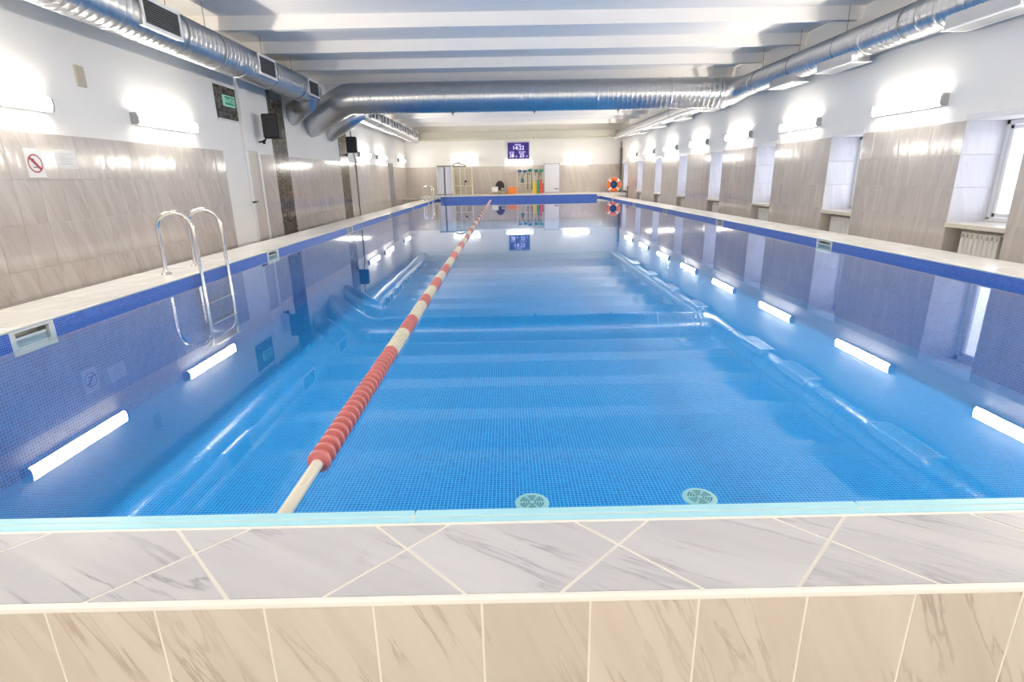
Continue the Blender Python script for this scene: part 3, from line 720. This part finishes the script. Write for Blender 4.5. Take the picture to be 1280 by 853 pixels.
# ---- loudspeakers on the left wall
for y, z, lb in ((12.1, 2.20, 'black loudspeaker on a wall bracket in front of the nearer brown mosaic strip'), (18.2, 2.17, 'black loudspeaker on the left wall beyond the farther brown mosaic strip')):
    t = thing('loudspeaker', lb, 'loudspeaker', (-4.84, y, z), 'loudspeakers', 0.12); t.scale = (1.24, 1.24, 1.24)
    MB().cbox(-.125, .125, -.09, .10, -.19, .19, .02).build('cabinet', 'black', t)
    MB().cbox(-.11, .11, -.098, -.088, -.175, .175, .005).build('grille_cloth', 'dark', t)
    MB().lathe([(.055, -.100), (.045, -.096), (.01, -.090), (0, -.09)], 'y', (0, 0, .06), 18).build('horn', 'black', t)
    MB().tube([(-.10, .0, -.17), (-.14, .0, -.24), (-.235, .05, -.24)], .014, 8).lathe([(0, -.03), (.022, -.03), (.022, .03), (0, .03)], 'z', (-.15, 0, -.245), 12).build('bracket', 'black', t)
# cable pipe beside the far speaker
tag(MB().tube([(WL + .03, 19.56, ZFL), (WL + .03, 19.56, 1.76), (WL + .03, 19.4, 1.92), (WL + .03, 19.0, 3.6)], .018, 8).build('cable_conduit', 'pipe_grey'), 'thin dark conduit rising up the left wall below the far loudspeaker', 'conduit')

# ---- notices, vent and exit sign on the left wall
t = thing('warning_sign', 'white portrait notice with a red prohibition circle on left wall tiles', 'sign', (WL + .0105, 6.29, 1.34), 'paper notices'); t.scale = (1.25, 1.25, 1.25)
MB().cbox(0, .004, -.095, .095, -.12, .12, .0015).build('plate', 'paper', t)
vs, fs = [], []
for k in range(40):
    a = 2 * PI * k / 40
    vs += [(.0052, .078 * math.cos(a), -.002 + .078 * math.sin(a)), (.0052, .066 * math.cos(a), -.002 + .066 * math.sin(a))]
    fs.append((2 * k, 2 * k + 1, (2 * k + 3) % 80, (2 * k + 2) % 80))
mb = MB(); mb.add(vs, fs); mb.build('prohibition_ring', 'print_red', t)
mb = MB(); s2 = .0085
mb.add([(.0054, -.05 - s2, .046 - s2), (.0054, -.05 + s2, .046 + s2), (.0054, .05 + s2, -.05 + s2), (.0054, .05 - s2, -.05 - s2)], [(0, 1, 2, 3)]); mb.build('prohibition_bar', 'print_red', t)
mb = MB(); mb.add([(.005, -.04, .03), (.005, -.01, .042), (.005, .0, .02), (.005, .03, -.012), (.005, .012, -.02), (.005, -.01, -.002)], [(0, 1, 2, 3, 4, 5)])
mb.add([(.005, -.03, -.03), (.005, .03, -.03), (.005, .03, -.037), (.005, -.03, -.037)], [(0, 1, 2, 3)]); mb.build('diver_figure', 'print_dark', t)
t = thing('paper_notice', 'white landscape notice with faint grey lines on left wall tiles', 'sign', (WL + .0105, 6.75, 1.395), 'paper notices'); t.scale = (1.25, 1.25, 1.25)
MB().cbox(0, .004, -.125, .125, -.082, .082, .0015).build('plate', 'paper', t)
for z, a, b in ((.045, -.075, .07), (.022, -.085, .0), (.002, -.08, .085), (-.02, -.07, .05), (-.042, -.08, .06)):
    MB().box(.004, .0046, a, b, z - .003, z + .003).build('text_line', 'paper_grey', t)
t = thing('wall_vent', 'small beige ventilation cover high on the left wall', 'vent', (WL, 7.29, 2.366)); t.scale = (1.25, 1.25, 1.25)
MB().cbox(0, .018, -.058, .058, -.095, .095, .004).build('cover', 'beige', t)
for k in range(7): MB().box(.017, .021, -.045, .045, -.072 + .022 * k, -.064 + .022 * k).build('louvre', 'beige', t)
t = thing('exit_sign', 'small lit green exit sign on the dark brown mosaic panel', 'exit sign', (WL + .012, 10.99, 2.543)); t.scale = (1.25, 1.25, 1.25)
MB().cbox(0, .028, -.165, .165, -.075, .075, .005).build('box', 'green_light', t)
MB().box(.027, .030, -.145, .145, -.058, .058).build('face', 'green', t)
me = text_mesh('ВЫХОД', .085, 'green_light'); o = link('lettering', me, t, (.0315, 0, 0)); o.rotation_euler = (PI / 2, 0, PI / 2)

# ---- display on the far wall
t = thing('led_display', 'violet digital display showing 14:22 high on the far wall', 'display', (.635, YW - .011, 2.40)); t.scale = (1.14, 1.14, 1.14)
MB().cbox(-.53, .53, -.05, 0, -.40, .40, .01).build('casing', 'frame_dark', t)
MB().box(-.475, .475, -.055, -.049, -.345, .345).build('screen', 'screen', t)
for body, sz, x, z in (('ВРЕМЯ', .075, -.02, .25), ('14:22', .24, 0, .11), ('ВОДА', .075, -.29, -.07), ('ВОЗДУХ', .075, .17, -.07), ('28', .22, -.30, -.21), ('c', .15, -.09, -.235), ('25', .22, .16, -.21), ('c', .15, .38, -.235)):
    o = link('digits', text_mesh(body, sz, 'digit', .001), t, (x, -.057, z)); o.rotation_euler = (PI / 2, 0, 0)

# ---- things along the far wall
ZPF, KF = .40, 1.14
def on(label, name, cat, x, y, z=ZPF, group=None):
    """laid out on the platform: 25.8 - y before the far wall, z - 0.4 above its top"""
    t = thing(name, label, cat, (x * KF, YW - (25.8 - y) * KF, .302 + (z - .40) * KF), group); t.scale = (KF, KF, KF); return t
t = on('tall white curtained cabinet standing left of the cream rack', 'curtained_cabinet', 'cabinet', -2.74, 25.35, .395)
MB().cbox(-.33, .33, -.22, .22, 0, .03, .005).cbox(-.33, .33, -.22, .22, 1.21, 1.26, .005).build('carcass', 'grey_panel', t)
MB().cbox(-.33, -.29, -.22, .22, .03, 1.21, .005).build('side_panel', 'white_plastic', t)
MB().cbox(.29, .33, -.22, .22, .03, 1.21, .005).build('side_panel', 'white_plastic', t)
MB().box(-.29, .29, .19, .21, .03, 1.21).build('back_panel', 'white_plastic', t)
for x0, x1 in ((-.28, -.02), (.03, .28)):
    n_ = 24; pts = [(x0 + (x1 - x0) * k / n_, -.20 + .018 * math.sin(k * 1.5)) for k in range(n_ + 1)]
    MB().prism(pts + [(p[0], p[1] + .012) for p in reversed(pts)], 'z', .04, 1.20).build('curtain', 'curtain', t)
t = on('cream metal frame rack against the far wall', 'metal_rack', 'rack', -1.95, 25.35, .40)
for x, y in ((-.40, -.18), (-.10, -.18), (.42, -.18), (-.40, .18), (.10, .18), (.42, .18)):
    MB().cbox(x - .022, x + .022, y - .022, y + .022, 0, 1.18, .005).build('post', 'cream', t)
for z in (.38, 1.14):
    for y in (-.18, .18): MB().cbox(-.42, .44, y - .015, y + .015, z - .018, z + .018, .004).build('rail', 'cream', t)
for x in (-.40, .42): MB().cbox(x - .015, x + .015, -.18, .18, .365, .395, .004).build('rail', 'cream', t)
MB().cbox(-.42, .44, -.19, .19, 1.158, 1.175, .004).build('top_shelf', 'cream', t)
t = on('dark grey folded equipment lying on top of the cream rack', 'folded_equipment', 'equipment', -2.12, 25.3, 1.576)
MB().tube([(-.26, 0, .06), (-.15, 0, .14), (.0, 0, .16), (.12, 0, .12), (.33, 0, .09)], .022, 8).build('upper_bar', 'pipe_grey', t)
MB().tube([(-.26, 0, .03), (-.12, .02, .03), (.16, .02, .03), (.35, 0, .04)], .028, 8).build('lower_bar', 'pipe_grey', t)
MB().cbox(-.08, .10, -.06, .06, .14, .21, .02).build('head', 'grey_panel', t)
t = on('small dark valve and hose bib hung on the cream rack', 'hose_bib', 'valve', -1.86, 25.125, .78)
MB().tube([(0, 0, .0), (0, 0, .12), (.05, 0, .18)], .02, 8).build('body', 'pipe_grey', t)
MB().lathe([(0, -.02), (.045, -.02), (.045, .02), (0, .02)], 'y', (.05, 0, .19), 12).build('wheel', 'black', t)
t = on('low pale wooden bench before the far wall', 'bench', 'bench', -.42, 25.25)
MB().cbox(-.38, .38, -.16, .16, .07, .10, .006).build('seat', 'wood', t)
for x in (-.30, .30): MB().cbox(x - .02, x + .02, -.14, .14, 0, .07, .004).build('leg', 'wood', t)
t = on('round-backed dark vinyl chair beside the white box on the bench', 'low_chair', 'chair', -.30, 25.58)
vs = [(.20 * math.cos(a), .30 + .26 * math.sin(a)) for a in [PI * k / 14 for k in range(15)]]
MB().prism(vs + [(-.20, .18), (.20, .18)], 'y', .10, .14).build('backrest', 'maroon', t)
MB().cbox(-.2, .2, -.12, .12, .17, .22, .02).build('seat', 'maroon', t)
for x in (-.17, .17):
    for y in (-.1, .1): MB().tube([(x, y, 0), (x * .95, y, .18)], .012, 8).build('leg', 'steel', t)
t = on('white cardboard box sitting on the wooden bench', 'cardboard_box', 'box', -.52, 25.23, ZPF + .10)
MB().cbox(-.14, .14, -.1, .1, 0, .21, .006).build('carton', 'paper', t)
MB().box(-.14, .14, -.02, .02, .209, .2125).build('tape', 'beige', t)
t = on('small grey kit box at the chair end of the bench', 'kit_box', 'box', -.16, 25.2, ZPF + .10)
MB().cbox(-.08, .08, -.08, .08, 0, .13, .01).build('case', 'grey_panel', t); MB().cbox(-.085, .085, -.085, .085, .13, .15, .008).build('lid', 'paper', t)
t = on('orange plastic crate between the bench and the gear rack', 'plastic_crate', 'crate', .255, 25.25)
MB().cbox(-.19, .19, -.14, .14, 0, .02, .004).cbox(-.19, .19, -.14, -.125, .02, .27, .004).cbox(-.19, .19, .125, .14, .02, .27, .004).cbox(-.19, -.175, -.125, .125, .02, .27, .004).cbox(.175, .19, -.125, .125, .02, .27, .004).build('shell', 'orange', t)
MB().cbox(-.20, .20, -.15, .15, .25, .285, .006).build('lid', 'orange', t)
t = on('cream rail rack holding colourful swimming gear', 'gear_rack', 'rack', 1.06, 25.42)
for x in (-.58, .10, .58):
    MB().cbox(x - .02, x + .02, -.02, .02, 0, .92, .004).build('post', 'cream', t)
    MB().cbox(x - .02, x + .02, -.05, .05, 0, .03, .004).build('foot', 'cream', t)
for z in (.45, .90): MB().cbox(-.60, .60, -.018, .018, z - .018, z + .018, .004).build('rail', 'cream', t)
gg = 'swimming gear on the rack'
def bundle(x, z, m, lb, wd=.13, h=.15, y=25.33):
    o = on(lb, 'foam_belt', 'swim belt', x, y, z, gg)
    MB().tube([(-wd / 2, 0, 0), (-wd / 4, -.01, h * .25), (wd / 4, -.01, h * .25), (wd / 2, 0, 0)], h * .36, 10).build('belt', m, o)
    MB().tube([(-wd / 3, -.04, .0), (-wd / 3, -.045, -h)], .012, 6).build('strap', 'black', o)
bundle(.60, ZPF + .93, 'blue_gear', 'dark blue foam belt leftmost on top of the gear rack')
bundle(.83, ZPF + .92, 'blue_gear', 'dark blue foam belt second on top of the gear rack')
bundle(1.05, ZPF + .95, 'teal_gear', 'teal foam belt in the middle on top of the gear rack', .12, .18)
bundle(1.325, ZPF + .93, 'teal_gear', 'teal foam belt by the right post of the gear rack', .12, .18)
bundle(1.565, ZPF + .93, 'green_gear', 'green foam belt on the right end of the gear rack', .12, .17)
bundle(1.19, ZPF + 1.08, 'pink_gear', 'pink foam float on top of the gear rack', .05, .07)
def hang(x, z0, z1, m, lb, name='foam_paddle', cat='swim paddle', wd=.17):
    o = on(lb, name, cat, x, 25.36, ZPF, gg); z0 -= .4; z1 -= .4
    MB().prism([(-wd * .3, z1 - .1), (wd * .3, z1 - .1), (wd / 2, z0), (-wd / 2, z0)], 'y', -.03, .03).build('blade', m, o)
    MB().tube([(0, 0, z1 - .1), (0, 0, z1 + .03)], .014, 8).build('handle', 'black', o)
hang(.715, .86, 1.16, 'teal_gear', 'dark green paddle hanging from the left of the gear rack')
for x, lb in ((.95, 'long black strap hanging left on the gear rack'), (1.135, 'long black strap hanging beside the yellow noodle'), (1.45, 'long black strap hanging near the red noodles')):
    o = on(lb, 'hanging_strap', 'strap', x, 25.385, ZPF, gg); MB().tube([(0, 0, .22), (.006, 0, .55), (0, 0, .91)], .013, 6).build('webbing', 'black', o)
    MB().cbox(-.025, .025, -.012, .012, .19, .24, .005).build('buckle', 'black', o)
def noodle(x, m, lb, z1, r=.035, dx=0.0):
    o = on(lb, 'pool_noodle', 'pool noodle', x, 25.17, ZPF, gg)
    MB().tube([(dx, 0, .0), (dx * .6, .005, z1 * .5), (0, .0, z1)], r, 12).build('foam', m, o)
    MB().lathe([(0, .001), (r * .35, .001)], 'z', (0, 0, z1), 10).build('hole', 'dark', o)
noodle(1.215, 'yellow_gear', 'yellow pool noodle standing leftmost against the gear rack', .52, .05)
noodle(1.302, 'yellow_gear', 'shorter yellow pool noodle standing against the gear rack', .35, .035)
noodle(1.42, 'green_gear', 'green pool noodle standing against the gear rack', .58, .045, -.03)
noodle(1.53, 'red_gear', 'red pool noodle leaning against the gear rack', .60, .04, -.05)
noodle(1.61, 'red_gear', 'short red pool noodle beside the whiteboard', .42, .035)
t = on('glossy whiteboard with pale frame leaning on the far wall', 'whiteboard', 'whiteboard', 2.05, 25.6)
MB().box(-.33, .33, -.012, .012, .03, 1.24).build('panel', 'board', t)
for x in (-.345, .345): MB().cbox(x - .015, x + .015, -.02, .02, 0, 1.27, .004).build('frame_side', 'lamp_body', t)
for z in (.02, 1.255): MB().cbox(-.33, .33, -.02, .02, z - .015, z + .015, .004).build('frame_rail', 'lamp_body', t)
MB().cbox(.12, .30, -.05, -.012, .16, .19, .006).build('marker_tray', 'black', t)
# lifebuoy
t = thing('lifebuoy', 'orange lifebuoy with white bands by the far right corner', 'lifebuoy', (5.40, 28.45, .66)); t.scale = (1.13, 1.13, 1.13)
rt = Matrix.Rotation(math.radians(-8), 4, 'X')
def arc(a0, a1, r, n=8): return [(.235 * math.cos(a0 + (a1 - a0) * k / n), 0, .235 * math.sin(a0 + (a1 - a0) * k / n)) for k in range(n + 1)]
for q in range(4):
    a = q * PI / 2 + PI / 4
    MB().tube(arc(a + .17, a + PI / 2 - .17, .235, 10), .078, 16).build('ring_section', 'buoy', t)
    MB().tube(arc(a - .17, a + .17, .235, 5), .082, 16).build('white_band', 'paper', t)
MB().tube([(.325 * math.cos(2 * PI * k / 32), -.01, .325 * math.sin(2 * PI * k / 32)) for k in range(32)], .009, 6, closed=True).build('grab_line', 'rope_white', t)
MB().lathe([(0, .06), (.16, .06), (.16, .075), (0, .075)], 'y', (0, 0, 0), 24).build('hub_disc', 'blue_gear', t)
tag(MB().tube([(5.88, 29.28, .285), (5.88, 29.28, 2.45)], .05, 12).tube([(5.88, 29.28, 2.3), (5.88, 29.28, 2.75)], .022, 8).build('standpipe', 'pipe_grey'), 'dark vertical standpipe in the far right corner', 'pipe')
t = thing('tap', 'small red-handled tap by the far right corner', 'tap', (5.86, 27.3, ZFL)); t.scale = (1.1, 1.1, 1.1)
MB().tube([(0, 0, 0), (0, 0, .92), (-.05, 0, .94)], .025, 8).build('spout', 'pipe_grey', t)
MB().lathe([(0, -.015), (.06, -.015), (.06, .015), (0, .015)], 'z', (0, 0, .97), 12).build('handle', 'red_gear', t)
